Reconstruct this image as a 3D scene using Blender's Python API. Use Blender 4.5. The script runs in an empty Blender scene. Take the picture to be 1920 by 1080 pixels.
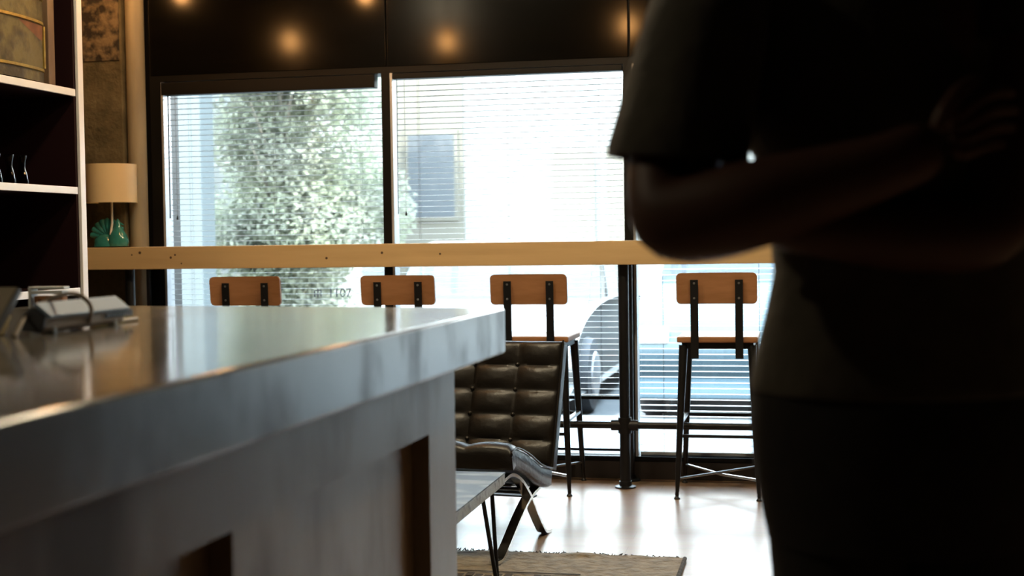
import bpy, bmesh, math, random
from mathutils import Vector, Matrix, noise
random.seed(7)
S = bpy.context.scene
COL = S.collection
PI = math.pi

# ------------------------------------------------------------------ camera
FPX = 2600.0                      # focal length in pixels of the 1920-wide frame
YAW, PITCH, ROLL, EYE = math.radians(12.0), .0365, .014, 1.15
FW = Vector((-math.sin(YAW)*math.cos(PITCH), math.cos(YAW)*math.cos(PITCH), -math.sin(PITCH)))
_r = Vector((math.cos(YAW), math.sin(YAW), 0)); _u = _r.cross(FW)
RT = _r*math.cos(ROLL) - _u*math.sin(ROLL)
UP = _u*math.cos(ROLL) + _r*math.sin(ROLL)
ORI = Vector((0, 0, EYE))
cam = bpy.data.cameras.new('camera'); co = bpy.data.objects.new('camera', cam); COL.objects.link(co)
co.matrix_world = Matrix(((RT.x, UP.x, -FW.x, 0), (RT.y, UP.y, -FW.y, 0), (RT.z, UP.z, -FW.z, EYE), (0, 0, 0, 1)))
cam.sensor_width = 36; cam.lens = 36*FPX/1920; cam.clip_start = .05; cam.clip_end = 200
cam.dof.use_dof = True; cam.dof.focus_distance = 4.9; cam.dof.aperture_fstop = 3.6
S.camera = co

def at(px, py, X=None, Y=None, Z=None, D=None):
    """world point seen at a pixel of the photograph, on a given plane or at a given depth"""
    d = FW + RT*((px-960)/FPX) + UP*((540-py)/FPX)
    if D is not None: t = D
    elif X is not None: t = X/d.x
    elif Y is not None: t = Y/d.y
    else: t = (Z-EYE)/d.z
    return ORI + d*t

# ------------------------------------------------------------------ world, sun, exposure
W = bpy.data.worlds.new('world'); S.world = W; W.use_nodes = True
nt = W.node_tree; nt.nodes.clear()
wo = nt.nodes.new('ShaderNodeOutputWorld'); bg = nt.nodes.new('ShaderNodeBackground')
tc = nt.nodes.new('ShaderNodeTexCoord'); sx = nt.nodes.new('ShaderNodeSeparateXYZ'); rp = nt.nodes.new('ShaderNodeValToRGB')
nt.links.new(tc.outputs['Generated'], sx.inputs[0]); nt.links.new(sx.outputs['Z'], rp.inputs[0])
rp.color_ramp.elements[0].position = 0.0; rp.color_ramp.elements[0].color = (.96, 1, .97, 1)
rp.color_ramp.elements[1].position = .7; rp.color_ramp.elements[1].color = (.62, .82, 1, 1)
nt.links.new(rp.outputs[0], bg.inputs[0]); bg.inputs[1].default_value = 15.0
nt.links.new(bg.outputs[0], wo.inputs[0])
sun = bpy.data.lights.new('sun', 'SUN'); sun.energy = 12.0; sun.angle = .02; sun.color = (1, .95, .86)
so = bpy.data.objects.new('sun', sun); COL.objects.link(so)
so.rotation_euler = Vector((.25, .62, -.78)).to_track_quat('-Z', 'Y').to_euler()
S.view_settings.view_transform = 'Standard'; S.view_settings.look = 'None'
S.view_settings.exposure = 1.0; S.view_settings.gamma = 1.0; S.view_settings.use_curve_mapping = False
S.cycles.max_bounces = 8; S.cycles.diffuse_bounces = 4; S.cycles.glossy_bounces = 4
S.cycles.transparent_max_bounces = 16; S.cycles.sample_clamp_indirect = 6.0
S.cycles.caustics_reflective = False; S.cycles.caustics_refractive = False

WALL = 6.505                      # inner face of the window wall
MOD = [-3.185, -1.985, -.805, .385, 1.57]   # window module lines
SILL, HEAD = .108, 1.955
for i in range(4):                # daylight portals just inside each window
    L = bpy.data.lights.new('daylight_portal', 'AREA'); L.shape = 'RECTANGLE'
    L.size = MOD[i+1]-MOD[i]; L.size_y = HEAD-SILL; L.cycles.is_portal = True
    o = bpy.data.objects.new('daylight_portal', L); COL.objects.link(o)
    o.location = ((MOD[i]+MOD[i+1])/2, 6.66, (HEAD+SILL)/2); o.rotation_euler = (-PI/2, 0, 0)

# ------------------------------------------------------------------ materials
MATS = {}
def mat(name, c1, rough=.5, metal=0, c2=None, scale=6, stretch=(1, 1, 1), bump=0, rough2=None, spec=.5, coat=0,
        detail=6, lo=.35, hi=.65, sheen=0, emit=None, estr=0, trans=0, bscale=None, ior=1.5):
    m = bpy.data.materials.new(name); m.use_nodes = True; t = m.node_tree; b = t.nodes['Principled BSDF']
    b.inputs['Base Color'].default_value = (*c1, 1); b.inputs['Roughness'].default_value = rough
    b.inputs['Metallic'].default_value = metal; b.inputs['Specular IOR Level'].default_value = spec
    b.inputs['Coat Weight'].default_value = coat; b.inputs['Coat Roughness'].default_value = .12
    b.inputs['Sheen Weight'].default_value = sheen; b.inputs['IOR'].default_value = ior
    b.inputs['Transmission Weight'].default_value = trans
    if emit: b.inputs['Emission Color'].default_value = (*emit, 1); b.inputs['Emission Strength'].default_value = estr
    if c2 or bump or rough2 is not None:
        tc = t.nodes.new('ShaderNodeTexCoord'); mp = t.nodes.new('ShaderNodeMapping'); n = t.nodes.new('ShaderNodeTexNoise')
        mp.inputs['Scale'].default_value = stretch; n.inputs['Scale'].default_value = scale; n.inputs['Detail'].default_value = detail
        t.links.new(tc.outputs['Object'], mp.inputs[0]); t.links.new(mp.outputs[0], n.inputs['Vector'])
        if c2:
            r = t.nodes.new('ShaderNodeValToRGB'); e = r.color_ramp.elements
            e[0].position = lo; e[0].color = (*c1, 1); e[1].position = hi; e[1].color = (*c2, 1)
            t.links.new(n.outputs[0], r.inputs[0]); t.links.new(r.outputs[0], b.inputs['Base Color'])
        if rough2 is not None:
            k = t.nodes.new('ShaderNodeMapRange'); k.inputs[1].default_value = lo; k.inputs[2].default_value = hi
            k.inputs[3].default_value = rough; k.inputs[4].default_value = rough2
            t.links.new(n.outputs[0], k.inputs[0]); t.links.new(k.outputs[0], b.inputs['Roughness'])
        if bump:
            n2 = n
            if bscale:
                n2 = t.nodes.new('ShaderNodeTexNoise'); n2.inputs['Scale'].default_value = bscale; n2.inputs['Detail'].default_value = 4
                t.links.new(mp.outputs[0], n2.inputs['Vector'])
            bp = t.nodes.new('ShaderNodeBump'); bp.inputs['Strength'].default_value = bump; bp.inputs['Distance'].default_value = .02
            t.links.new(n2.outputs[0], bp.inputs['Height']); t.links.new(bp.outputs[0], b.inputs['Normal'])
    MATS[name] = m
    return m

def glass_mat(name, tint, gloss=.06, rough=0.0):
    """thin pane: mostly transparent with a Fresnel reflection"""
    m = bpy.data.materials.new(name); m.use_nodes = True; t = m.node_tree; t.nodes.clear()
    o = t.nodes.new('ShaderNodeOutputMaterial'); mx = t.nodes.new('ShaderNodeMixShader')
    tr = t.nodes.new('ShaderNodeBsdfTransparent'); gl = t.nodes.new('ShaderNodeBsdfGlossy'); fr = t.nodes.new('ShaderNodeFresnel')
    tr.inputs[0].default_value = (*tint, 1); gl.inputs['Roughness'].default_value = rough; fr.inputs[0].default_value = 1.45
    t.links.new(fr.outputs[0], mx.inputs[0]); t.links.new(tr.outputs[0], mx.inputs[1]); t.links.new(gl.outputs[0], mx.inputs[2])
    t.links.new(mx.outputs[0], o.inputs[0]); MATS[name] = m
    return m

def plank_mat(name, c1, c2, rough, width=.13, length=1.3, coat=0, bump=.1, spec=.5):
    """floor boards running along X"""
    m = mat(name, c1, rough, coat=coat, spec=spec); t = m.node_tree; b = t.nodes['Principled BSDF']
    tc = t.nodes.new('ShaderNodeTexCoord'); br = t.nodes.new('ShaderNodeTexBrick')
    br.inputs['Color1'].default_value = (*c1, 1); br.inputs['Color2'].default_value = (*c2, 1)
    br.inputs['Mortar'].default_value = (c1[0]*.75, c1[1]*.75, c1[2]*.75, 1)
    br.inputs['Scale'].default_value = 1; br.inputs['Mortar Size'].default_value = .0015
    br.inputs['Brick Width'].default_value = length; br.inputs['Row Height'].default_value = width
    t.links.new(tc.outputs['Object'], br.inputs['Vector'])
    mp = t.nodes.new('ShaderNodeMapping'); mp.inputs['Scale'].default_value = (1, 14, 1)
    n = t.nodes.new('ShaderNodeTexNoise'); n.inputs['Scale'].default_value = 4; n.inputs['Detail'].default_value = 6
    t.links.new(tc.outputs['Object'], mp.inputs[0]); t.links.new(mp.outputs[0], n.inputs['Vector'])
    mx = t.nodes.new('ShaderNodeMix'); mx.data_type = 'RGBA'; mx.blend_type = 'MULTIPLY'; mx.inputs[0].default_value = .3
    t.links.new(br.outputs['Color'], mx.inputs[6]); t.links.new(n.outputs['Color'], mx.inputs[7])
    t.links.new(mx.outputs[2], b.inputs['Base Color'])
    bp = t.nodes.new('ShaderNodeBump'); bp.inputs['Strength'].default_value = bump; bp.inputs['Distance'].default_value = .004
    t.links.new(n.outputs[0], bp.inputs['Height']); t.links.new(bp.outputs[0], b.inputs['Normal'])
    return m

plank_mat('floor_wood', (.34, .22, .14), (.30, .19, .12), .27, coat=.05, bump=.05, spec=.28)
mat('ceiling_dark', (.012, .011, .010), .8)
mat('wall_dark', (.012, .009, .007), .7, c2=(.018, .014, .011), scale=3)
mat('panel_black', (.0022, .002, .0016), .165, c2=(.0032, .0028, .0022), scale=5, stretch=(1, 1, 8), spec=.16)
mat('frame_black', (.003, .003, .003), .5, spec=.2)
mat('aluminium', (.55, .57, .6), .4, .6)
mat('base_black', (.018, .012, .009), .55)
mat('concrete', (.066, .054, .026), .9, c2=(.13, .106, .058), scale=9, bump=.5, bscale=30)
mat('concrete_rough', (.02, .015, .01), .95, c2=(.16, .12, .07), scale=22, bump=1.0, lo=.4, hi=.62)
mat('moulding', (.23, .195, .135), .7, c2=(.32, .275, .19), scale=10, stretch=(1, 1, .2), bump=.3)
mat('bar_wood', (.54, .37, .18), .62, c2=(.62, .44, .22), scale=3, stretch=(.5, 6, 6), bump=.12)
mat('knot', (.08, .045, .02), .7)
mat('stool_wood', (.33, .15, .06), .5, c2=(.40, .19, .085), scale=6, stretch=(1, 8, 8), bump=.05)
mat('black_steel', (.006, .006, .0065), .45, .2)
mat('grey_steel', (.35, .36, .37), .3, .9)
mat('chrome', (.72, .7, .66), .16, 1)
mat('leather', (.0085, .0065, .0045), .36, c2=(.012, .009, .006), scale=40, bump=.12, spec=.45)
mat('strap_leather', (.015, .01, .008), .6)
mat('counter_paint', (.19, .175, .155), .105, c2=(.14, .127, .112), scale=4.5, detail=3, rough2=.14, lo=.4, hi=.72, bump=.02, bscale=9, spec=.7)
mat('slab_edge', (.115, .112, .105), .28, c2=(.034, .032, .03), scale=6, stretch=(1, 1, .6), rough2=.46, lo=.52, hi=.7, bump=.02, bscale=9, spec=.65)
mat('cabinet_paint', (.26, .195, .14), .42, spec=.35, c2=(.12, .088, .065), scale=3.2, stretch=(1.3, 1.3, .5), rough2=.6, lo=.45, hi=.68, bump=.06, bscale=16)
mat('table_paint', (.008, .013, .022), .5, spec=.2, c2=(.13, .13, .125), scale=7, stretch=(1, 2.2, 1), bump=.2, lo=.46, hi=.58)
mat('table_edge', (.32, .31, .28), .6, c2=(.10, .095, .085), scale=26, bump=.4, lo=.55, hi=.68)
mat('rug', (.25, .19, .115), .95, c2=(.14, .105, .06), scale=26, bump=.8, sheen=.2)
mat('rug_dark', (.035, .028, .022), .95, c2=(.06, .045, .03), scale=40, bump=.6)
mat('shelf_white', (.88, .84, .82), .45)
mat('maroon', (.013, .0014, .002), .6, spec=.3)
mat('book_leather', (.15, .115, .04), .62, c2=(.05, .037, .013), scale=14, bump=.5, lo=.4, hi=.62)
mat('book_patch', (.22, .085, .03), .6, c2=(.14, .05, .02), scale=20)
mat('gilt', (.5, .36, .09), .42, .55, c2=(.3, .2, .05), scale=30)
mat('book_board', (.27, .17, .095), .6, c2=(.16, .095, .055), scale=12, stretch=(1, 1, .3), bump=.3)
mat('paper', (.55, .47, .33), .9)
mat('lamp_metal', (.7, .68, .62), .4)
mat('teal_ceramic', (.02, .16, .15), .14, c2=(.045, .25, .22), scale=14, coat=.5)
mat('device_grey', (.33, .45, .62), .5)
mat('device_dark', (.085, .09, .105), .45)
mat('device_beige', (.42, .34, .28), .5)
mat('device_brown', (.20, .145, .075), .45, c2=(.15, .11, .05), scale=5)
mat('device_tan', (.46, .35, .16), .5)
mat('cable_beige', (.30, .23, .17), .5)
mat('pen_wood', (.62, .52, .40), .5)
mat('cork', (.34, .15, .06), .8, c2=(.12, .05, .03), scale=60, lo=.45, hi=.6)
mat('white_plastic', (.72, .76, .78), .4)
mat('blind_white', (.42, .45, .48), .5)
mat('blind_black', (.004, .004, .004), .5, spec=.2)
mat('cord_grey', (.12, .12, .12), .7)
mat('lettering', (.30, .31, .31), .6)
mat('bulb_glow', (1, .6, .25), .3, emit=(1, .46, .14), estr=75)
mat('fill_glow', (1, .9, .75), .4, emit=(1, .83, .55), estr=95)  # glow of the fill lamps added on the ceiling
mat('brass', (.4, .26, .09), .35, 1)
mat('tee_cloth', (.075, .064, .047), .9, c2=(.058, .05, .037), scale=30, sheen=.25, bump=.15, bscale=60)
mat('trouser_cloth', (.012, .011, .012), .9, c2=(.018, .016, .016), scale=40)
mat('skin', (.085, .034, .021), .55, c2=(.10, .041, .026), scale=30)
mat('hair', (.012, .008, .006), .5, c2=(.025, .016, .01), scale=60, stretch=(4, 4, 1))
mat('shoe', (.02, .018, .016), .5)
mat('eye_white', (.7, .68, .64), .2)
mat('iris', (.05, .03, .015), .2)
mat('pavement', (.13, .135, .135), .9, c2=(.11, .115, .115), scale=3)
mat('asphalt', (.07, .075, .08), .9, c2=(.06, .063, .067), scale=20)
mat('kerb', (.16, .16, .155), .9)
mat('facade_cream', (.075, .07, .056), .9)
mat('facade_white', (.16, .165, .16), .9)
mat('annex_blue', (.034, .042, .044), .9)
mat('glass_dark', (.045, .05, .055), .5, spec=.2)
mat('stone_grey', (.30, .31, .33), .9)
mat('bark', (.08, .075, .06), .9, c2=(.12, .11, .085), scale=14, bump=.5)
def leaf_mat(name, c, k_=.5):
    m = bpy.data.materials.new(name); m.use_nodes = True; t = m.node_tree; t.nodes.clear()
    o = t.nodes.new('ShaderNodeOutputMaterial'); mx = t.nodes.new('ShaderNodeMixShader'); d = t.nodes.new('ShaderNodeBsdfDiffuse'); tl = t.nodes.new('ShaderNodeBsdfTranslucent')
    tc = t.nodes.new('ShaderNodeTexCoord'); n = t.nodes.new('ShaderNodeTexNoise'); n.inputs['Scale'].default_value = 1.5; r = t.nodes.new('ShaderNodeValToRGB')
    r.color_ramp.elements[0].position = .35; r.color_ramp.elements[0].color = (*c, 1); r.color_ramp.elements[1].position = .65; r.color_ramp.elements[1].color = (c[0]*1.15, c[1]*1.08, c[2]*1.25, 1)
    t.links.new(tc.outputs['Object'], n.inputs['Vector']); t.links.new(n.outputs[0], r.inputs[0])
    for k in (d, tl): t.links.new(r.outputs[0], k.inputs[0])
    mx.inputs[0].default_value = k_; t.links.new(d.outputs[0], mx.inputs[1]); t.links.new(tl.outputs[0], mx.inputs[2]); t.links.new(mx.outputs[0], o.inputs[0]); MATS[name] = m
leaf_mat('leaf_pale', (.20, .222, .175), .55); leaf_mat('leaf_yellow', (.22, .24, .172), .66); leaf_mat('lamp_shade', (.84, .70, .40), .25)
mat('car_blue', (.040, .060, .071), .6, spec=.1)
mat('car_silver', (.08, .08, .078), .45, spec=.25)
mat('tyre', (.05, .05, .055), .8)
mat('alloy', (.5, .5, .52), .3, .8)
mat('lamp_red', (.4, .05, .04), .3)
glass_mat('pane_glass', (.97, .985, .98))
glass_mat('bottle_glass', (.55, .48, .40), rough=.05)
glass_mat('car_glass', (.65, .72, .75), rough=.02)

# ------------------------------------------------------------------ mesh tools
class MB:
    def __init__(s): s.bm = bmesh.new(); s.bevelled = False
    def box(s, x0, y0, z0, x1, y1, z1, bev=0, M=None):
        tmp = bmesh.new(); bmesh.ops.create_cube(tmp, size=1)
        for v in tmp.verts: v.co = Vector(((x0+x1)/2 + v.co.x*(x1-x0), (y0+y1)/2 + v.co.y*(y1-y0), (z0+z1)/2 + v.co.z*(z1-z0)))
        if bev: s.bevelled = True; bmesh.ops.bevel(tmp, geom=list(tmp.edges), offset=bev, segments=3, profile=.5, affect='EDGES')
        s.add(tmp, M); return s
    def add(s, tmp, M=None):
        if M is not None: bmesh.ops.transform(tmp, matrix=M, verts=list(tmp.verts))
        me = bpy.data.meshes.new('t'); tmp.to_mesh(me); tmp.free(); s.bm.from_mesh(me); bpy.data.meshes.remove(me)
    def loft(s, rings, cap=True, closed=True):
        R = [[s.bm.verts.new(p) for p in r] for r in rings]; n = len(R[0])
        for a, b in zip(R, R[1:]):
            for i in range(n if closed else n-1):
                j = (i+1) % n; s.bm.faces.new((a[i], a[j], b[j], b[i]))
        if cap: s.bm.faces.new(R[0][::-1]); s.bm.faces.new(R[-1])
        return s
    def tube(s, pts, r, n=12, cap=True):
        pts = [Vector(p) for p in pts]; rr = r if isinstance(r, (list, tuple)) else [r]*len(pts)
        rings = []; ref = None
        for i, p in enumerate(pts):
            d = (pts[min(i+1, len(pts)-1)] - pts[max(i-1, 0)]).normalized()
            if ref is None: ref = d.orthogonal().normalized()
            ref = (ref - d*ref.dot(d)).normalized(); w = d.cross(ref)
            rings.append([p + (ref*math.cos(a) + w*math.sin(a))*rr[i] for a in [2*PI*k/n for k in range(n)]])
        return s.loft(rings, cap)
    def bar(s, pts, wide, w, t):
        """flat bar along pts; wide = the direction of its width w, t = its thickness"""
        pts = [Vector(p) for p in pts]; wd = Vector(wide).normalized(); rings = []
        for i, p in enumerate(pts):
            d = (pts[min(i+1, len(pts)-1)] - pts[max(i-1, 0)]).normalized(); n = d.cross(wd).normalized()
            rings.append([p+wd*w/2+n*t/2, p-wd*w/2+n*t/2, p-wd*w/2-n*t/2, p+wd*w/2-n*t/2])
        return s.loft(rings)
    def lathe(s, prof, c=(0, 0, 0), n=28, sx=1, sy=1):
        c = Vector(c); rings = [[c + Vector((r*math.cos(a)*sx, r*math.sin(a)*sy, z)) for a in [2*PI*k/n for k in range(n)]] for r, z in prof]
        return s.loft(rings)
    def prism(s, poly, h0, h1, ax='z', bev=0):
        def P(a, b, h): return Vector({'z': (a, b, h), 'y': (a, h, b), 'x': (h, a, b)}[ax])
        tmp = bmesh.new(); A = [tmp.verts.new(P(a, b, h0)) for a, b in poly]; B = [tmp.verts.new(P(a, b, h1)) for a, b in poly]; n = len(poly)
        tmp.faces.new(A[::-1]); tmp.faces.new(B)
        for i in range(n): tmp.faces.new((A[i], A[(i+1) % n], B[(i+1) % n], B[i]))
        bmesh.ops.recalc_face_normals(tmp, faces=list(tmp.faces))
        if bev: s.bevelled = True; bmesh.ops.bevel(tmp, geom=list(tmp.edges), offset=bev, segments=3, profile=.5, affect='EDGES')
        s.add(tmp); return s
    def build(s, name, material, parent=None, sharp=38, fix=True):
        bm = s.bm
        if fix: bmesh.ops.recalc_face_normals(bm, faces=list(bm.faces))
        for f in bm.faces: f.smooth = True
        for e in bm.edges:
            if len(e.link_faces) == 2 and e.calc_face_angle(0) > math.radians(sharp): e.smooth = False
        me = bpy.data.meshes.new(name); bm.to_mesh(me); bm.free()
        me.materials.append(MATS[material]); o = bpy.data.objects.new(name, me); COL.objects.link(o)
        if parent: o.parent = parent
        if s.bevelled: wn = o.modifiers.new('weighted_normal', 'WEIGHTED_NORMAL'); wn.keep_sharp = True
        return o

def spline(ps, n=8):
    ps = [Vector(p) for p in ps]; out = []
    for i in range(len(ps)-1):
        p0, p1, p2, p3 = ps[max(i-1, 0)], ps[i], ps[i+1], ps[min(i+2, len(ps)-1)]
        for k in range(n):
            t = k/n; out.append(.5*((2*p1)+(p2-p0)*t+(2*p0-5*p1+4*p2-p3)*t*t+(3*p1-p0-3*p2+p3)*t**3))
    return out+[ps[-1]]
def tag(o, label, cat, group=None, kind=None):
    o['label'] = label; o['category'] = cat
    if group: o['group'] = group
    if kind: o['kind'] = kind
    return o
def thing(name, label, cat, loc=(0, 0, 0), rz=0, group=None):
    o = bpy.data.objects.new(name, None); COL.objects.link(o); o.location = loc; o.rotation_euler = (0, 0, rz); o.empty_display_size = .1
    return tag(o, label, cat, group)
def struct(o, label=None, cat=None):
    o['kind'] = 'structure'
    if label: o['label'] = label
    if cat: o['category'] = cat
    return o
def dup(root, loc, label, rz=None):
    def cp(o, par):
        c = o.copy(); COL.objects.link(c)
        if par: c.parent = par
        for k in list(o.children): cp(k, c)
        return c
    r = cp(root, None); r.location = loc; r['label'] = label
    if rz is not None: r.rotation_euler = (0, 0, rz)
    return r

# ------------------------------------------------------------------ room shell
XL, XR, YB, CZ = -3.8, 4.2, -2.6, 3.15
struct(MB().box(XL-.2, YB-.2, -.12, XR+.2, 6.86, 0).build('floor', 'floor_wood'), 'glossy brown plank floor running up to the windows', 'floor')
struct(MB().box(XL-.2, YB-.2, CZ, XR+.2, 6.86, CZ+.15).build('ceiling', 'ceiling_dark'), 'dark painted ceiling over the whole room', 'ceiling')
struct(MB().box(XL-.2, YB, 0, XL, WALL+.3, CZ).build('wall_left', 'wall_dark'), 'dark side wall behind the bookcase', 'wall')
struct(MB().box(XR, YB, 0, XR+.2, WALL+.3, CZ).build('wall_right', 'wall_dark'), 'dark side wall beyond the person', 'wall')
struct(MB().box(XL-.2, YB-.2, 0, XR+.2, YB, CZ).build('wall_rear', 'wall_dark'), 'dark wall behind the viewer', 'wall')
w = MB(); w.box(XL, WALL, 0, MOD[0]-.045, WALL+.3, CZ); w.box(MOD[4]+.03, WALL, 0, XR, WALL+.3, CZ)
w.box(MOD[0]-.045, WALL, HEAD+.02, MOD[4]+.03, WALL+.3, CZ); w.box(MOD[0]-.045, WALL+.005, 0, MOD[4]+.03, WALL+.3, SILL-.02)
struct(w.build('wall_front', 'frame_black'), 'black street wall that holds the row of windows', 'wall')
t = MB()                          # satin black panels above the windows, one per module, with fine seams
for a, b in zip([MOD[0]-.045]+MOD[1:4], MOD[1:4]+[MOD[4]+.03]): t.box(a+.004, WALL-.018, HEAD+.03, b-.004, WALL-.001, CZ-.002, bev=.003)
struct(t.build('trim_1', 'panel_black'), 'satin black panels above the windows, mirroring warm bulbs', 'wall panel')
struct(MB().box(MOD[0]-.045, WALL-.012, 0, MOD[4]+.03, WALL+.003, SILL-.022, bev=.003).build('baseboard_front', 'base_black'), 'dark baseboard under the windows', 'baseboard')
for i in range(4):
    a, b = MOD[i], MOD[i+1]; y0, y1 = WALL-.015, WALL+.10
    fr = MB()
    fr.box(a-.03 if i else a-.045, y0, SILL-.02, a+.012, y1, HEAD+.03); 
    if i == 3: fr.box(b-.012, y0, SILL-.02, b+.03, y1, HEAD+.03)
    else: fr.box(b-.03, y0+.03, SILL-.02, b-.0301+.001, y1, HEAD+.03)
    fr.box(a+.012, y0, HEAD, b-.03, y1, HEAD+.03); fr.box(a+.012, y0, SILL-.02, b-.03, y1, SILL)
    win = struct(fr.build('window_%d' % (i+1), 'frame_black'), ['black framed window at the far left, next to the concrete column', 'black framed window in the middle, behind the third stool', 'black framed window behind the fourth stool and the person', 'black framed window hidden behind the person at right'][i], 'window')
    MB().box(a+.012, WALL+.075, SILL, b-.03, WALL+.081, HEAD).build('pane', 'pane_glass', win)
    MB().box(a+.012, WALL-.012, SILL, a+.024, WALL+.07, HEAD).build('jamb_strip', 'aluminium', win)
    if i == 1: MB().box(a+.024, WALL+.06, SILL+.012, b-.03, WALL+.074, SILL+.024).build('glazing_bar', 'frame_black', win)
    if i == 0:
        # street number and an emblem stuck on the glass
        cu = bpy.data.curves.new('lettering', 'FONT'); cu.body = '1107'; cu.size = .062; cu.extrude = .0004
        to = bpy.data.objects.new('lettering', cu); COL.objects.link(to)
        me = bpy.data.meshes.new_from_object(to.evaluated_get(bpy.context.evaluated_depsgraph_get())); bpy.data.objects.remove(to)
        me.materials.append(MATS['lettering'])
        lo = bpy.data.objects.new('lettering', me); COL.objects.link(lo); lo.parent = win
        p = at(615, 557, Y=WALL+.072); lo.location = p; lo.rotation_euler = (PI/2, 0, 0)
        e = MB(); q = at(596, 549, Y=WALL+.072)
        for k in (-1, 1):
            e.box(q.x+k*.017-.003, q.y-.0005, q.z-.02, q.x+k*.017+.003, q.y+.0005, q.z+.012)
        e.box(q.x-.02, q.y-.0005, q.z+.009, q.x+.02, q.y+.0005, q.z+.014); e.box(q.x-.003, q.y-.0005, q.z-.024, q.x+.003, q.y+.0005, q.z+.022)
        e.box(q.x-.012, q.y-.0005, q.z-.008, q.x+.012, q.y+.0005, q.z-.003)
        e.build('emblem', 'lettering', win)

# concrete column with a rougher patch and a rounded moulding
cl = MB(); cl.box(-3.79, 6.40, 0, -3.335, WALL-.002, CZ-.002, bev=.006)
c = struct(cl.build('column', 'concrete'), 'brown weathered concrete column left of the windows', 'column')
MB().box(-3.545, 6.392, 2.06, -3.345, 6.404, 2.5, bev=.002).build('rough_patch', 'concrete_rough', c)
MB().box(-3.552, 6.396, 1.62, -3.549, 6.404, 2.6).build('crack_line', 'moulding', c)
MB().lathe([(.001, 0), (.046, 0), (.046, CZ-.004), (.001, CZ-.004)], (-3.288, 6.455, 0), 24).build('moulding', 'moulding', c)

# ------------------------------------------------------------------ blinds
def blind(i, label, top, bottom, hx0, hx1, tilt=.06):
    a, b = MOD[i]+.03, MOD[i+1]-.042; yc = WALL+.035
    r = thing('window_blind', label, 'blind', ((a+b)/2, yc, bottom), 0, 'venetian blinds in the windows'); ox, oz = (a+b)/2, bottom
    MB().box(hx0-ox, -.05, top-oz, hx1-ox, .012, HEAD-.003-oz, bev=.003).build('headrail', 'blind_black', r)
    s = MB(); z = .022; n = 0
    while z < top-oz-.004:
        for k in range(3):         # a slightly crowned slat
            y0, y1 = -.0125+k*.025/3, -.0125+(k+1)*.025/3; d = [[0, .0012, .0012, 0][e]-tilt*(e-1.5)/3*.025 for e in range(4)]
            q = [Vector((a-ox, y0, z+d[k])), Vector((b-ox, y0, z+d[k])), Vector((b-ox, y1, z+d[k+1])), Vector((a-ox, y1, z+d[k+1]))]
            up = Vector((0, 0, .0005)); s.loft([q, [v+up for v in q]])
        z += .0268
    s.build('slats', 'blind_white', r)
    MB().box(a-ox, -.013, 0, b-ox, .013, .016, bev=.003).build('bottom_rail', 'frame_black' if i == 1 else 'blind_white', r)
    for f in (.1, .5, .9):
        x = a+(b-a)*f-ox
        for y in (-.014, .014): MB().tube([(x, y, .01), (x, y, top-oz)], .0007, 5).build('ladder_cord', 'cord_grey', r)
    x = a+.012-ox
    MB().tube([(x, -.03, top-oz), (x-.002, -.03, 1.27-oz)], .0035 if i != 1 else .0022, 8).build('tilt_wand', 'blind_black', r)
    xc = a+.05-ox
    cd = MB().tube([(xc, -.03, top-oz), (xc, -.03, 1.28-oz)], .0009, 5).build('pull_cord', 'cord_grey', r)
    MB().lathe([(.001, 0), (.006, .002), (.0045, .012), (.001, .024)], (xc, -.03, 1.262-oz), 10).build('tassel', 'blind_black', cd)
blind(0, 'venetian blind with a low black headrail in the leftmost window', 1.888, SILL+.002, MOD[0]+.014, -2.05)
blind(1, 'venetian blind stopping above the sill in the window behind the third stool', 1.925, .372, MOD[1]+.026, MOD[2]-.034)
blind(2, 'venetian blind lowered to the sill behind the fourth stool', 1.925, SILL+.002, MOD[2]+.026, MOD[3]-.034, -.10)
blind(3, 'venetian blind in the window behind the person', 1.925, SILL+.002, MOD[3]+.026, MOD[4]-.034)

# ------------------------------------------------------------------ window bar on pipe legs
bar = thing('window_bar', 'long thick pale wooden ledge on black pipe legs before the windows', 'bar table', (-.9, 6.33, 0))
bx = lambda x: x+.9
MB().box(bx(-3.78), -.13, 1.02, bx(1.9), .155, 1.128, bev=.003).build('ledge', 'bar_wood', bar)
bar.children[0]['label'] = 'thick pale wooden ledge'
for px, py, r in [(247, 478, .004), (262, 474, .007), (320, 483, .006), (328, 478, .005), (340, 494, .004), (612, 484, .006), (716, 474, .006), (825, 476, .005)]:
    p = at(px, py, Y=6.199); kn = MB().lathe([(.0005, 0), (r, 0), (r, .002), (.0005, .002)], (0, 0, 0), 12)
    for v in kn.bm.verts: v.co = Vector((bx(p.x)+v.co.x, -.1285-v.co.z, p.z+v.co.y))
    kn.build('knot', 'knot', bar.children[0])
for x in (-3.25, -.815, 1.5):
    for y, r in ((-.06, .024), (.125, .019)):
        l = MB().tube([(bx(x), y, .01), (bx(x), y, 1.022)], r, 20).build('pipe_leg', 'black_steel', bar)
        MB().lathe([(.001, 0), (.048, 0), (.048, .007), (.03, .012), (r+.004, .03), (.001, .03)], (bx(x), y, 0), 24).build('flange', 'black_steel', l)
    l = MB(); l.tube([(bx(x), -.06, .25), (bx(x), -.06, .322)], .031, 20)
    l.tube([(bx(x)-.062, -.06, .286), (bx(x)+.062, -.06, .286)], .025, 18); l.build('tee_fitting', 'black_steel', bar)
for a, b in ((-3.25, -.815), (-.815, 1.5)):
    MB().tube([(bx(a)+.05, -.06, .286), (bx(b)-.05, -.06, .286)], .0165, 16).build('foot_rail', 'black_steel', bar)

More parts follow.
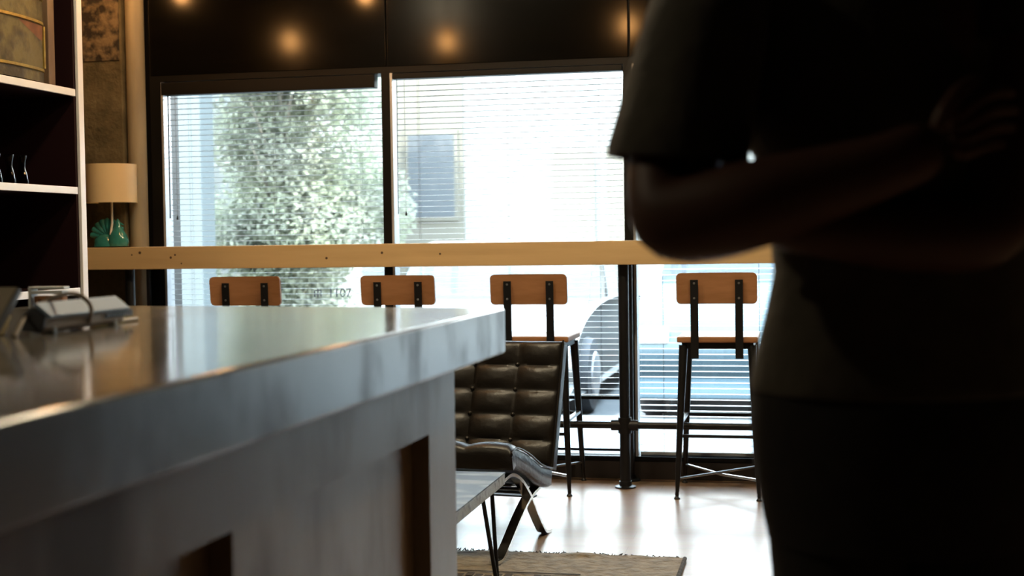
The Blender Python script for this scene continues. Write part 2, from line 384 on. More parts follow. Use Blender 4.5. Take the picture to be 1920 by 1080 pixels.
# ------------------------------------------------------------------ bar stools
def make_stool(loc, label):
    r = thing('bar_stool', label, 'stool', loc, 0, 'bar stools along the window ledge')
    s = MB(); s.box(-.175, -.17, .68, .175, .165, .707, bev=.007); s.build('seat', 'stool_wood', r)
    MB().box(-.155, -.15, .652, .155, .145, .682, bev=.003).build('seat_frame', 'black_steel', r)
    # curved backrest board with rounded corners
    W_, H_ = .1735, .068; prof = []
    for cx, cz, a0 in ((W_-.02, H_-.02, 0), (-W_+.02, H_-.02, 90), (-W_+.02, -H_+.02, 180), (W_-.02, -H_+.02, 270)):
        for k in range(5): a = math.radians(a0+k*22.5); prof.append((cx+.02*math.cos(a), cz+.02*math.sin(a)))
    # resample along x so that the board can bend
    b = MB(); tmp = bmesh.new()
    vs = [tmp.verts.new((x, 0, z)) for x, z in prof]; f = tmp.faces.new(vs)
    for k in range(1, 12):
        x = -W_+2*W_*k/12; bmesh.ops.bisect_plane(tmp, geom=list(tmp.verts)+list(tmp.edges)+list(tmp.faces), plane_co=(x, 0, 0), plane_no=(1, 0, 0))
    g = bmesh.ops.extrude_face_region(tmp, geom=list(tmp.faces)); nv = [e for e in g['geom'] if isinstance(e, bmesh.types.BMVert)]
    for v in nv: v.co.y += .016
    for v in tmp.verts: v.co.y += -.185 + (.026-.9*v.co.x**2); v.co.z += .917; v.co.y -= (v.co.z-.917)*.12
    b.add(tmp); b.build('backrest', 'stool_wood', r)
    for sx_ in (-1, 1):
        u = MB().bar(spline([(sx_*.096, -.176, .612), (sx_*.096, -.178, .70), (sx_*.096, -.182, .85), (sx_*.096, -.186, .955)], 4), (1, 0, 0), .034, .007).build('upright', 'black_steel', r)
        for z in (.875, .94):
            bo = MB().lathe([(.001, 0), (.005, 0), (.005, .004), (.001, .005)], (0, 0, 0), 10)
            for v in bo.bm.verts: c_ = v.co.copy(); v.co = Vector((sx_*.096+c_.x, -.1855-(z-.875)*.03-c_.z, z+c_.y))
            bo.build('bolt', 'grey_steel', u)
        for sy_ in (-1, 1):
            t_, f_ = Vector((sx_*.148, sy_*.14, .668)), Vector((sx_*.176, sy_*.198, .03))
            l = MB().tube([t_, t_.lerp(f_, .3), t_.lerp(f_, .85), f_], [.020, .017, .012, .0085], 10)
            l.build('leg', 'black_steel', r)
            MB().lathe([(.001, 0), (.013, 0), (.014, .004), (.007, .012), (.009, .02), (.007, .034), (.001, .035)], (sx_*.177, sy_*.2, 0), 14).build('foot', 'black_steel', r.children[-1])
        MB().bar([(sx_*.163, -.17, .33), (sx_*.163, .17, .33)], (1, 0, 0), .02, .012).build('foot_rest', 'grey_steel', r)
    for y, z in ((-.172, .272), (.172, .325)):
        MB().bar([(-.162, y, z), (.162, y, z)], (0, 0, 1), .014, .006).build('rung', 'black_steel', r)
    for k in (-1, 1): MB().tube([(-.172*k, -.19, .088), (0, 0, .083+.005*k), (.172*k, .19, .088)], .006, 8).build('cross_brace', 'grey_steel', r)
    return r
st = make_stool((-2.553, 6.225, 0), 'wooden backed bar stool nearest the concrete column')
dup(st, (-1.815, 6.225, 0), 'wooden backed bar stool before the window mullion, second from the column')
dup(st, (-1.21, 6.225, 0), 'wooden backed bar stool directly behind the tufted leather chair')
dup(st, (-.381, 6.225, 0), 'wooden backed bar stool under the elbow of the person, right of the pipe leg')

# ------------------------------------------------------------------ table lamp with a teal bird base
lp = thing('table_lamp', 'table lamp with cream drum shade and teal bird base on the window ledge', 'lamp', (-3.375, 6.34, 1.129))
sh = MB(); R_ = .124
sh.loft([[Vector((R_*r*math.cos(a), R_*r*math.sin(a), z)) for a in [2*PI*k/48 for k in range(48)]] for r, z in ((1, .22), (1, .41), (.975, .41), (.975, .22), (1, .22))], cap=False)
sh.build('shade', 'lamp_shade', lp)
MB().tube([(0, -.02, .06), (0, 0, .12), (0, 0, .36)], .0055, 12).build('pole', 'lamp_metal', lp)
sp = MB()
for k in range(3): a = 2*PI*k/3; sp.tube([(0, 0, .36), (R_*.975*math.cos(a), R_*.975*math.sin(a), .36)], .002, 6)
sp.build('shade_spider', 'lamp_metal', lp)
bird = MB()                        # body, neck and head
bird.lathe([(.004, 0), (.05, .004), (.056, .03), (.046, .06), (.028, .085), (.016, .105), (.015, .118), (.009, .132), (.002, .14)], (.03, 0, 0), 24, 1, .75)
bird.lathe([(.004, 0), (.06, .004), (.055, .04), (.03, .06), (.004, .066)], (-.04, 0, 0), 24, 1, .7)
bd = bird.build('bird_base', 'teal_ceramic', lp)
MB().tube([(.046, 0, .116), (.064, 0, .109)], [.006, .001], 8).build('beak', 'teal_ceramic', bd)
fan = MB()
for k in range(9):                 # scalloped tail fan
    a = math.radians(8+k*20.5); c_ = Vector((-.035, .018, .05)); d = Vector((math.cos(a), 0, math.sin(a)))
    fan.tube([c_+d*.01, c_+d*.045, c_+d*.075, c_+d*.09, c_+d*.097], [.005, .012, .0165, .014, .004], 10)
fan.build('tail_fan', 'teal_ceramic', bd)

# ------------------------------------------------------------------ bookcase, book, bottles
bc = thing('bookcase', 'tall bookcase with white edges and dark red inside along the left wall', 'bookcase', (-3.1, 4.4, 0))
ly = lambda y: y-4.4
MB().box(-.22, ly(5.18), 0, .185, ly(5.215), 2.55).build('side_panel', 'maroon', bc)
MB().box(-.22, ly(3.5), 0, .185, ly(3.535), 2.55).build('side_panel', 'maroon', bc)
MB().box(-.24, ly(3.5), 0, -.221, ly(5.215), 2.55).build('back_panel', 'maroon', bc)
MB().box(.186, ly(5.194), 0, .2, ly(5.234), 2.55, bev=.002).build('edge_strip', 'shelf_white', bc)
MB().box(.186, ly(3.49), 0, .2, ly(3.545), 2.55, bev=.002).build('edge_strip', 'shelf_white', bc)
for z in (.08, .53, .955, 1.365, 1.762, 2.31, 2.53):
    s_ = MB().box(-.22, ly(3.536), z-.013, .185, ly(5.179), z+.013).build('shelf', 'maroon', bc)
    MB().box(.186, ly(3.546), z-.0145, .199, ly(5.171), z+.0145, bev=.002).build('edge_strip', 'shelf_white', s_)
bk = thing('antique_book', 'huge old leather bound book with gilt bands on the upper bookcase shelf', 'book', (-3.05, 4.82, 1.776))
H_ = .38
def sp_ring(z, bul=0):
    return [Vector((.075+(.038+bul)*math.cos(a)-.02*0, .232*math.sin(a), z)) for a in [math.radians(-90+k*9) for k in range(21)]] + [Vector((.03, .232, z)), Vector((.03, -.232, z))]
MB().loft([sp_ring(.012), sp_ring(H_-.012)]).build('spine', 'book_leather', bk)
for z in (.06, .245, .34):
    MB().loft([sp_ring(z-.008, -.004), sp_ring(z-.005, .010), sp_ring(z+.005, .010), sp_ring(z+.008, -.004)]).build('gilt_band', 'gilt', bk)
for y in (.215,):
    MB().box(.083, y-.007, .07, .0985, y+.004, .236, bev=.002).build('gilt_line', 'gilt', bk)
pt = MB()
zz = [(.178, .165, .2), (.198, .10, .205), (.215, .05, .205), (.235, .0, .212)]
pt.loft([[Vector((.0765+.038*math.cos(math.asin(y/.232)), y, z)) for y in [a+(b-a)*k/10 for k in range(11)]] for z, a, b in zz], cap=False, closed=False)
pt.build('worn_patch', 'book_patch', bk)
for s_ in (-1, 1): MB().box(-.14, s_*.262-.024, 0, .10, s_*.262+.024, H_, bev=.004).build('cover_board', 'book_board', bk)
MB().box(-.125, -.232, .012, .03, .232, H_-.012).build('pages', 'paper', bk)
def bottle(loc, label):
    r = thing('glass_bottle', label, 'bottle', loc, 0, 'small glass bottles on the middle bookcase shelf')
    MB().lathe([(.001, 0), (.024, 0), (.026, .012), (.019, .045), (.0125, .07), (.014, .09), (.018, .108), (.0165, .108), (.0125, .09), (.011, .07), (.017, .045), (.023, .013), (.001, .006)], (0, 0, 0), 24).build('glass', 'bottle_glass', r)
    MB().lathe([(.0165, .107), (.019, .107), (.0195, .111), (.019, .115), (.0165, .115), (.016, .111), (.0165, .107)], (0, 0, 0), 24).build('rim', 'bottle_glass', r)
    return r
b0 = bottle((-2.985, 4.72, 1.379), 'small glass bottle at the frame edge, nearest of the three')
dup(b0, (-2.985, 4.81, 1.379), 'small glass bottle standing in the middle of the three on the shelf')
dup(b0, (-2.985, 4.90, 1.379), 'small glass bottle farthest toward the bookcase end panel')

# ------------------------------------------------------------------ counter: cabinet and worktop
TH = -.0236
def crot(o): o.location = (-.629, 2.891, 0); o.rotation_euler = (0, 0, TH); return o
cab = thing('counter_cabinet', 'grey painted wooden counter base with recessed panels', 'cabinet'); crot(cab)
fx, y_end, ST, SB = -.064, -.184, .9025, 1.0    # front plane and far end in the counter's own frame, slab under and upper side
ops = [(-1.043, -.368), (-1.92, -1.242)]        # the two recessed openings (y from, y to)
RT_ = .779                                      # underside of the top rail
body = MB(); body.box(-1.14, -2.75, 0, fx-.0345, y_end-.002, ST-.001)
frm = MB()
for a, b in ((-.368, y_end), (-1.242, -1.043), (-2.75, -1.92)): frm.box(fx-.034, a, 0, fx, b, ST-.001, bev=.0015)
for a, b in ops: frm.box(fx-.034, a-.001, RT_, fx-.0002, b+.001, ST-.001); frm.box(fx-.034, a-.001, 0, fx-.0002, b+.001, .14)
body.build('carcass', 'cabinet_paint', cab); frm.build('face_frame', 'cabinet_paint', cab)
for a, b in ops: MB().box(fx-.0345, a-.001, .139, fx-.0335, b+.001, RT_+.001).build('recessed_panel', 'cabinet_paint', cab)
top = MB().prism([(0, 0), (-1.215, .166), (-1.215, -2.8), (0, -2.8)], ST, SB, 'z', bev=.0075).build('countertop', 'counter_paint')
top.data.materials.append(MATS['slab_edge'])
for p_ in top.data.polygons:
    if p_.normal.z < .35: p_.material_index = 1
tag(top, 'thick glossy grey brown slab topping the counter', 'countertop'); crot(top)

# ------------------------------------------------------------------ things on the counter
CT = 1.0005
DK = .75*2.77
def Yp(px, py, Y): p = at(px, py, Y=Y); return (p.x, p.z)
sec = [Yp(44, 627, DK), Yp(46, 592, DK), Yp(64, 580, DK), Yp(88, 600, DK), Yp(86, 622, DK), Yp(78, 630, DK)]
zoff = CT+.002-min(z for _, z in sec)
sec = [(x, z+zoff) for x, z in sec]
dv = thing('desktop_device', 'long pale grey desk device lying on the counter under the cable', 'device', (sec[0][0]+.03, DK, CT))
o0 = Vector((sec[0][0]+.03, DK, CT))
loc = lambda pts: [(x-o0.x, z-o0.z) for x, z in pts]
L_ = .27
MB().prism(loc(sec), 0, L_, 'y', bev=.003).build('housing', 'device_beige', dv)
s2 = loc(sec); n_ = Vector((s2[2][0]-s2[3][0], s2[2][1]-s2[3][1])).normalized()
pe = Vector((-n_.y, n_.x)); pe = pe if pe.y > 0 else -pe
A, B = Vector(s2[2]), Vector(s2[3])
lid = [A+n_*.002, A+n_*.002+pe*.007, B-n_*.006+pe*.007, B-n_*.006]
MB().prism([tuple(v) for v in lid], -.002, L_+.002, 'y', bev=.002).build('lid', 'device_grey', dv)
cx_ = sum(x for x, _ in s2)/6; cz_ = sum(z for _, z in s2)/6
MB().prism([(cx_+(x-cx_)*.97, cz_+(z-cz_)*.97) for x, z in s2], -.008, .0005, 'y', bev=.002).build('end_cap', 'device_dark', dv)
xr = max(x for x, _ in s2)
for k in range(14): MB().box(xr-.003, .195+k*.0075, .015, xr+.001, .198+k*.0075, .026).build('vent_slot', 'device_dark', dv)
for y in (.03, L_-.03): MB().lathe([(.001, -.003), (.009, -.003), (.009, .009), (.001, .009)], (cx_+.009, y, .002), 14).build('foot', 'white_plastic', dv)
cpts = [(28, 632, 2.68), (45, 600, 2.74), (72, 574, 2.84), (105, 556, 2.84), (140, 551, 2.84), (163, 563, 2.86), (171, 580, 2.89), (168, 599, 2.95), (164, 610, 2.99)]
cb = MB().tube(spline([at(x, y, Y=Y*.75) for x, y, Y in cpts], 6), .0037, 10).build('cable', 'cable_beige')
tag(cb, 'beige cable looping over the pale grey desk device', 'cable')
# tilted brown keypad unit cut by the left frame edge
kp = thing('keypad_terminal', 'brown slanted keypad terminal at the left edge of the counter', 'terminal', (-1.3875, 2.07, CT)); kp.scale = (.75, .75, .75)
def pp(poly, x0, x1, name, m, par, bev=.002): return MB().prism(poly, x0, x1, 'x', bev=bev).build(name, m, par)
pp([(-.045, .018), (.05, .102), (.060, .091), (-.034, .006)], -.13, .125, 'casing', 'device_dark', kp)
pp([(-.0455, .0195), (.048, .1035), (.0500, .1015), (-.0435, .0175)], -.127, .118, 'face', 'device_brown', kp, .0005)
for r_ in range(3):
    for c_ in range(4):
        t_ = .012+.024*r_; y_, z_ = -.0455+t_*1.05+.012, .0195+t_*.94+.012
        M_ = Matrix.Translation((.085-.05*c_-.02, y_, z_)) @ Matrix.Rotation(math.radians(42), 4, 'X')
        MB().box(-.019, -.004, -.002, .019, .004, .004, bev=.001, M=M_).build('key', 'device_tan', kp)
pp([(-.03, 0), (-.008, .022), (.018, .046), (.026, .038), (-.002, .0)], -.12, .118, 'stand', 'device_tan', kp)
pp([(.026, .0), (.052, .078), (.058, .072), (.040, .0)], -.10, .095, 'prop', 'device_dark', kp)
# white holder with a cork block
hd = thing('card_holder', 'small white open holder on the counter before the bookcase', 'holder', (-1.7025, 2.9, CT)); hd.scale = (.75, .75, .75)
h = MB(); h.box(-.065, -.02, 0, -.055, .02, .066, bev=.002); h.box(-.055, -.02, .046, .05, .02, .056, bev=.002); h.build('frame', 'white_plastic', hd)
MB().box(-.0655, -.018, .0605, .055, .018, .0685, bev=.002).build('top_bar', 'white_plastic', hd)
MB().box(-.055, -.02, 0, .05, .02, .003).build('tray', 'device_dark', hd)
ck = MB().box(-1.7385, 2.888, CT+.003, -1.6665, 2.913, CT+.03, bev=.003).build('cork_block', 'cork'); tag(ck, 'speckled cork coloured block inside the white holder', 'block')
pn = MB(); pa, pb = at(219, 602, Z=CT+.004), at(257, 597, Z=CT+.004); pn.tube([pa, pa.lerp(pb, .94), pb], [.0036, .0036, .003], 10)
tag(pn.build('pen', 'pen_wood'), 'pale wooden stick lying at the far end of the grey device', 'pen')

# ------------------------------------------------------------------ tufted leather lounge chair
CH = .12
ch = thing('lounge_chair', 'black tufted leather lounge chair with crossed chrome legs at the rug', 'chair', (-1.345, 5.04, .007), -CH); ch.rotation_euler = (-.02, 0, -CH)
hw = .36
def cushion(path, thick, nx, ny, name, dimple, n=54):
    """tufted pad along a side profile; path = list of (y,z) on its upper face, dimples facing up/front"""
    P = spline([Vector((0, y, z)) for y, z in path], 10); L = [0]
    for a, b in zip(P, P[1:]): L.append(L[-1]+(b-a).length)
    T = L[-1]
    def ev(t):
        d = max(0, min(1, t))*T
        for k in range(len(P)-1):
            if L[k+1] >= d or k == len(P)-2:
                u = (d-L[k])/(L[k+1]-L[k]); p = P[k].lerp(P[k+1], u); q = (P[k+1]-P[k]).normalized(); return p, Vector((0, -q.z, q.y))
    b = MB(); F = []; G = []
    for j in range(n+1):
        rf, rb = [], []
        for i in range(n+1):
            u, v = i/n, j/n; p, nn = ev(v); x = -hw+2*hw*u
            fu, fv = abs(math.sin(PI*nx*u)), abs(math.sin(PI*ny*v))
            puff = dimple*((fu*fv)**.45)
            edge = min(u, 1-u, v, 1-v); rnd = .012*(1-min(1, edge/.035))**2
            rf.append(b.bm.verts.new(Vector((x*(1-rnd*.3), p.y, p.z)) + nn*(puff-dimple*.6-rnd)))
            rb.append(b.bm.verts.new(Vector((x*(1-rnd*.3), p.y, p.z)) - nn*(thick-rnd)))
        F.append(rf); G.append(rb)
    for j in range(n):
        for i in range(n):
            b.bm.faces.new((F[j][i], F[j][i+1], F[j+1][i+1], F[j+1][i])); b.bm.faces.new((G[j][i], G[j+1][i], G[j+1][i+1], G[j][i+1]))
    for i in range(n):
        b.bm.faces.new((F[0][i], G[0][i], G[0][i+1], F[0][i+1])); b.bm.faces.new((F[n][i], F[n][i+1], G[n][i+1], G[n][i]))
        b.bm.faces.new((F[i][0], F[i+1][0], G[i+1][0], G[i][0])); b.bm.faces.new((F[i][n], G[i][n], G[i+1][n], F[i+1][n]))
    o = b.build(name, 'leather', ch, sharp=60)
    for j in range(1, ny):
        for i in range(1, nx):
            p, nn = ev(j/ny); c_ = Vector((-hw+2*hw*i/nx, p.y, p.z))-nn*dimple*.45
            bt = MB(); tmp = bmesh.new(); bmesh.ops.create_uvsphere(tmp, u_segments=10, v_segments=6, radius=.009); bt.add(tmp, Matrix.Translation(c_)); bt.build('button', 'leather', o)
    for u in (0, 1):
        pi_ = MB(); pi_.tube([Vector((-hw+2*hw*u, ev(k/30)[0].y, ev(k/30)[0].z))-ev(k/30)[1]*.012 for k in range(31)], .004, 6)
        pi_.build('piping', 'leather', o)
    return o
cushion([(-.265, .388), (-.20, .402), (-.06, .362), (.10, .298), (.225, .270)], .088, 4, 4, 'seat_cushion', .020)
cushion([(.205, .265), (.25, .40), (.305, .56), (.365, .745)], .085, 4, 5, 'backrest_cushion', .024)
for k in (-1, 1):
    x = k*.318
    lg = MB().bar(spline([(x, .475, .70), (x, .435, .56), (x, .38, .42), (x, .30, .28), (x, .17, .205), (x, .04, .175), (x, -.09, .115), (x, -.215, .042), (x, -.285, .008), (x, -.335, .006)], 8), (1, 0, 0), .036, .012).build('leg_frame', 'chrome', ch)
    MB().bar(spline([(x, -.27, .282), (x, -.18, .290), (x, -.08, .258), (x, .02, .192), (x, .10, .115), (x, .19, .035), (x, .235, .009), (x, .285, .006)], 8), (1, 0, 0), .0362, .012).build('leg_frame', 'chrome', ch)
for y, z in ((-.24, .278), (.45, .60)):
    MB().box(-.31, y-.015, z-.006, .31, y+.015, z+.006).build('cross_bar', 'chrome', ch)
for k in range(5):
    y = -.2+k*.09; z = .282-.028*k
    MB().box(-.31, y-.018, z-.016, .31, y+.018, z-.010).build('strap', 'strap_leather', ch)

# ------------------------------------------------------------------ coffee table, rug
tb = thing('coffee_table', 'worn painted coffee table on black hairpin legs beside the counter', 'table', (-1.225, 3.985, .0175)); tb.scale = (1, 1, .932)
MB().box(-.275, -.34, .366, .275, .335, .402, bev=.002).build('tabletop', 'table_edge', tb)
MB().box(-.276, -.341, .4021, .276, .336, .408, bev=.001).build('painted_board', 'table_paint', tb)
for sx_ in (-1, 1):
    for sy_ in (-1, 1):
        l = MB(); a = Vector((sx_*.232, sy_*.19, .366)); b = Vector((sx_*.236, sy_*.31, .366)); f_ = Vector((sx_*.262, sy_*.27, .008))
        l.tube([a, a.lerp(f_, .96), f_, b.lerp(f_, .96), b], .0068, 10); l.box(min(a.x, b.x)-.01, min(a.y, b.y)-.01, .362, max(a.x, b.x)+.01, max(a.y, b.y)+.01, .3665)
        l.build('hairpin_leg', 'black_steel', tb)
rg = thing('rug', 'worn beige and black patterned rug under the leather chair', 'rug', (-1.7, 3.8, 0))
RY = -.12
r_ = MB(); n = 110
def rz(x, y): return .009+.002*noise.noise(Vector((x*9, y*9, 0)))
g = [[r_.bm.verts.new(Vector((-1.15+2.43*0+ (2.425)*i/n, RY+(1.085-RY)*j/n+ (.012*noise.noise(Vector((i*.35, 3, 0))) if j == n else 0), 0))) for i in range(n+1)] for j in range(n+1)]
for row in g:
    for v in row: v.co.z = rz(v.co.x, v.co.y)+ (.016*max(0, noise.noise(Vector((v.co.x*6, 9, 1)))) if v.co.y > 1.05 else 0)
for j in range(n):
    for i in range(n): r_.bm.faces.new((g[j][i], g[j][i+1], g[j+1][i+1], g[j+1][i]))
bd_ = [e for e in r_.bm.edges if len(e.link_faces) == 1]
ex = bmesh.ops.extrude_edge_only(r_.bm, edges=bd_)
for v in [q for q in ex['geom'] if isinstance(q, bmesh.types.BMVert)]: v.co.z = .0006
r_.build('field', 'rug', rg)

for rg_x in (1.268,):
    MB().tube([(rg_x+.006, RY+.1*k, .0085) for k in range(12)]+[(rg_x+.006, 1.075, .0085)], .0075, 8).build('side_binding', 'rug_dark', rg)
pt_ = MB()                       # dark woven border motif
random.seed(3)
for k in range(64):
    x = -1.05+k*.033
    if x > .92: break
    y = .72+.012*math.sin(k*1.7); hgt = .012+.02*random.random()
    pt_.box(x, y-hgt, .0128, x+.024, y+hgt*.4, .0142)
pt_.box(-1.1, .765, .0128, .95, .775, .0142); pt_.box(-1.1, .63, .0128, .95, .645, .0142)
for k in range(40):
    x = -1.05+k*.052
    if x > .9: break
    pt_.box(x, .3+.15*random.random(), .0128, x+.03, .46+.12*random.random(), .0142)
pt_.build('woven_border', 'rug_dark', rg)
fr_ = MB()
for k in range(260):
    x = -1.14+2.4*k/260+random.uniform(-.003, .003); L2 = random.uniform(.008, .03)
    fr_.tube([(x, 1.08, .008), (x+random.uniform(-.01, .01), 1.085+L2*.6, .006+random.uniform(0, .008)), (x+random.uniform(-.015, .015), 1.085+L2, .003)], .0016, 4)
fr_.build('fringe', 'rug_dark', rg)['kind'] = 'stuff'

# ------------------------------------------------------------------ pendant bulbs (seen mirrored in the panels)
def bulb_pos(px, py, Yb):
    p = at(px, py, Y=2*(WALL-.018)-Yb); return Vector((p.x, Yb, p.z))
spots = [(545, 78, 5.4, 'pendant bulb hanging over the chair side, leftmost of the front row'), (838, 78, 5.4, 'pendant bulb hanging in the middle of the front row'), (1178, 48, 5.4, 'pendant bulb hanging at the right of the front row'),
         (340, -10, 6.0, 'pendant bulb close to the windows near the column'), (685, -10, 6.0, 'pendant bulb close to the windows near the mullion')]
pend = None
for px, py, Yb, lab in spots:
    p = bulb_pos(px, py, Yb) if px is not None else Vector(py)
    if pend is None:
        r = thing('pendant_lamp', lab, 'lamp', p, 0, 'bare pendant bulbs under the ceiling')
        MB().lathe([(.001, -.046), (.018, -.042), (.031, -.024), (.034, -.004), (.028, .018), (.016, .04), (.013, .05), (.001, .05)], (0, 0, 0), 24).build('bulb', 'bulb_glow', r)
        MB().lathe([(.001, .048), (.019, .048), (.021, .06), (.021, .095), (.012, .11), (.001, .112)], (0, 0, 0), 24).build('socket', 'brass', r)
        MB().tube([(0, 0, .11), (0, 0, .62)], .003, 8).build('cord', 'blind_black', r)
        MB().lathe([(.001, .6), (.05, .6), (.05, .615), (.001, .62)], (0, 0, 0), 24).build('canopy', 'blind_black', r)
        pend = r
    else: r = dup(pend, p, lab)
    for c_ in r.children:       # the cord reaches the ceiling
        if c_.name.startswith('cord'): c_.scale.z = 1; c_.location.z = 0
        top_z = CZ-p.z
        if c_.name.startswith('canopy'): c_.location.z = top_z-.62
        if c_.name.startswith('cord'): c_.scale.z = (top_z-.01-.11)/.51; c_.location.z = .11*(1-c_.scale.z)

# dome fill lamps added on the ceiling, out of view, to brighten the interior
dome = None
for x, lab in ((-1.75, 'added unseen dome fill lamp on the ceiling nearest the bookcase and column'), (-.6, 'added unseen dome fill lamp on the ceiling above the tufted chair'), (.5, 'rightmost added unseen dome fill lamp on the ceiling, beyond the person'), (-3.0, 'small added unseen dome fill lamp on the ceiling near the dark left wall')):
    if dome is None:
        dome = thing('added_fill_lamp', lab, 'lamp', (x, 4.4, CZ), 0, 'added dome fill lamps on the ceiling')
        MB().lathe([(.001, -.022), (.135, -.022), (.14, -.018), (.14, -.001), (.001, -.001)], (0, 0, 0), 32).build('base', 'aluminium', dome)
        MB().lathe([(.001, -.085), (.05, -.081), (.09, -.066), (.115, -.044), (.124, -.0225), (.001, -.0225)], (0, 0, 0), 32).build('dome', 'fill_glow', dome)
    else:
        d_ = dup(dome, (x, 1.5 if x == -3.0 else 4.4, CZ), lab)
        if x == -3.0: d_.scale = (.75, .75, .75)  # smaller fill lamp, added to light the person's sleeve from the left

# ------------------------------------------------------------------ person standing with folded arms, facing the viewer
E1 = Vector((math.cos(YAW), math.sin(YAW), 0)); E2 = Vector((-math.sin(YAW), math.cos(YAW), 0))
pc = at(1655, 440, D=1.62); base = Vector((pc.x, pc.y, 0))
per = thing('person', 'person in a dark tee with folded arms standing at the right', 'person', base)
def q(px, py, D): return at(px, py, D=D)-base
V, Ed, Rd, roots = [], [], [], []
def vert(p, r, par=None):
    V.append(Vector(p)); Rd.append(r if isinstance(r, tuple) else (r, r)); k = len(V)-1
    if par is not None: Ed.append((par, k))
    return k
def ez(px, z, D): p = q(px, 440, D); return Vector((p.x, p.y, z))
pel = vert(ez(1655, .98, 1.62), (.135, .10)); roots.append(pel)
sp1 = vert(ez(1655, 1.12, 1.62), (.118, .09), pel); sp2 = vert(ez(1640, 1.28, 1.61), (.135, .10), sp1); sp3 = vert(ez(1615, 1.42, 1.62), (.11, .085), sp2)
nk = vert(ez(1612, 1.50, 1.61), .062, sp3); nk2 = vert(ez(1612, 1.555, 1.595), .060, nk)
hd1 = vert(ez(1612, 1.615, 1.575), (.080, .094), nk2); hd2 = vert(ez(1612, 1.685, 1.59), (.092, .108), hd1); hd3 = vert(ez(1612, 1.745, 1.60), (.072, .082), hd2)
def arm(sh, mid, el, fm, wr, pal, rs):
    a = vert(sh, rs[0], sp3); b = vert(mid, rs[1], a); c_ = vert(el, rs[2], b); d = vert(fm, rs[3], c_); e = vert(wr, rs[4], d)
    f = vert(pal, (rs[5], rs[5]*.7), e); return f
arm(q(1350, -30, 1.60), q(1295, 150, 1.57), q(1240, 428, 1.50), q(1430, 379, 1.44), q(1690, 302, 1.41), q(1765, 262, 1.41), (.062, .056, .059, .0505, .033, .034))
arm(q(1868, -30, 1.62), q(1862, 190, 1.56), q(1880, 440, 1.49), q(1690, 440, 1.50), q(1500, 425, 1.505), q(1430, 415, 1.52), (.062, .05, .047, .043, .031, .034))
for sx_, pxh in ((-1, 1566), (1, 1806)):
    a = vert(ez(pxh, .90, 1.62), (.088, .09), pel); b = vert(ez(pxh+sx_*4, .52, 1.60), .058, a); k2 = vert(ez(pxh+sx_*4, .36, 1.625), .055, b)
    c_ = vert(ez(pxh+sx_*6, .10, 1.64), .037, k2); d = vert(ez(pxh+sx_*10, .045, 1.56), (.038, .03), c_); e = vert(ez(pxh+sx_*14, .035, 1.47), (.036, .025), d)
# fingers: own chains rooted inside the palms
def finger(pts, r0=.0095):
    k = None
    for i, p in enumerate(pts):
        n_ = vert(p, r0*(1-.09*i), k)
        if k is None: roots.append(n_)
        k = n_
for i, (y0, y1, ln) in enumerate([(208, 176, 1.0), (236, 208, 1.08), (264, 240, 1.03), (288, 272, .85)]):
    finger([q(1778, 255+(y0-255)*.5, 1.41), q(1805, y0, 1.405), q(1805+44*ln, y1, 1.425), q(1805+78*ln, y1-4, 1.465), q(1805+92*ln, y1, 1.50)])
finger([q(1755, 250, 1.40), q(1772, 206, 1.395), q(1800, 168, 1.41), q(1835, 150, 1.44)], .0105)
for i, (y0, ln) in enumerate([(385, .95), (405, 1.05), (425, 1.0), (445, .82)]):
    finger([q(1435, 415+(y0-415)*.6, 1.52), q(1395, y0, 1.525), q(1395-40*ln, y0-4, 1.545), q(1395-64*ln, y0-2, 1.575)])
finger([q(1450, 395, 1.515), q(1425, 362, 1.51), q(1395, 345, 1.525), q(1370, 340, 1.55)], .0105)
# nose and ears as short chains rooted inside the head
finger([ez(1612, 1.672, 1.53), ez(1612, 1.64, 1.478), ez(1612, 1.628, 1.472)], .012)
for sx_ in (-1, 1): finger([ez(1612+sx_*120, 1.665, 1.60), ez(1612+sx_*144, 1.655, 1.605), ez(1612+sx_*140, 1.625, 1.605)], .011)
me = bpy.data.meshes.new('body'); me.from_pydata([tuple(v) for v in V], Ed, []); bo_ = bpy.data.objects.new('body', me); COL.objects.link(bo_); bo_.parent = per
sk = bo_.modifiers.new('skin', 'SKIN'); sk.use_smooth_shade = True
for v, r in zip(me.skin_vertices[0].data, Rd): v.radius = r
for k in roots: me.skin_vertices[0].data[k].use_root = True
sb = bo_.modifiers.new('sub', 'SUBSURF'); sb.levels = 2; sb.render_levels = 2
me.materials.append(MATS['skin'])
dg = bpy.context.evaluated_depsgraph_get(); m2 = bpy.data.meshes.new_from_object(bo_.evaluated_get(dg))
bo_.modifiers.clear(); bo_.data = m2; m2.name = 'body'
if not m2.materials: m2.materials.append(MATS['skin'])
for f in m2.polygons: f.use_smooth = True
# eyes, mouth, hair
for sx_ in (-1, 1):
    e = MB(); tmp = bmesh.new(); bmesh.ops.create_uvsphere(tmp, u_segments=14, v_segments=10, radius=.013); e.add(tmp, Matrix.Translation(ez(1612+sx_*52, 1.668, 1.513)))
    eo = e.build('eye', 'eye_white', per)
    e = MB(); tmp = bmesh.new(); bmesh.ops.create_uvsphere(tmp, u_segments=12, v_segments=8, radius=.0065); e.add(tmp, Matrix.Translation(ez(1612+sx_*52, 1.668, 1.5035))); e.build('iris', 'iris', eo)
MB().tube([ez(1580, 1.59, 1.497), ez(1600, 1.592, 1.489), ez(1624, 1.592, 1.489), ez(1644, 1.59, 1.497)], [.002, .005, .005, .002], 8).build('mouth', 'leather', per)
hr = MB(); tmp = bmesh.new(); bmesh.ops.create_icosphere(tmp, subdivisions=4, radius=1)
for v in list(tmp.verts):
    if v.co.z < -.15+.5*max(0, -v.co.y) : pass
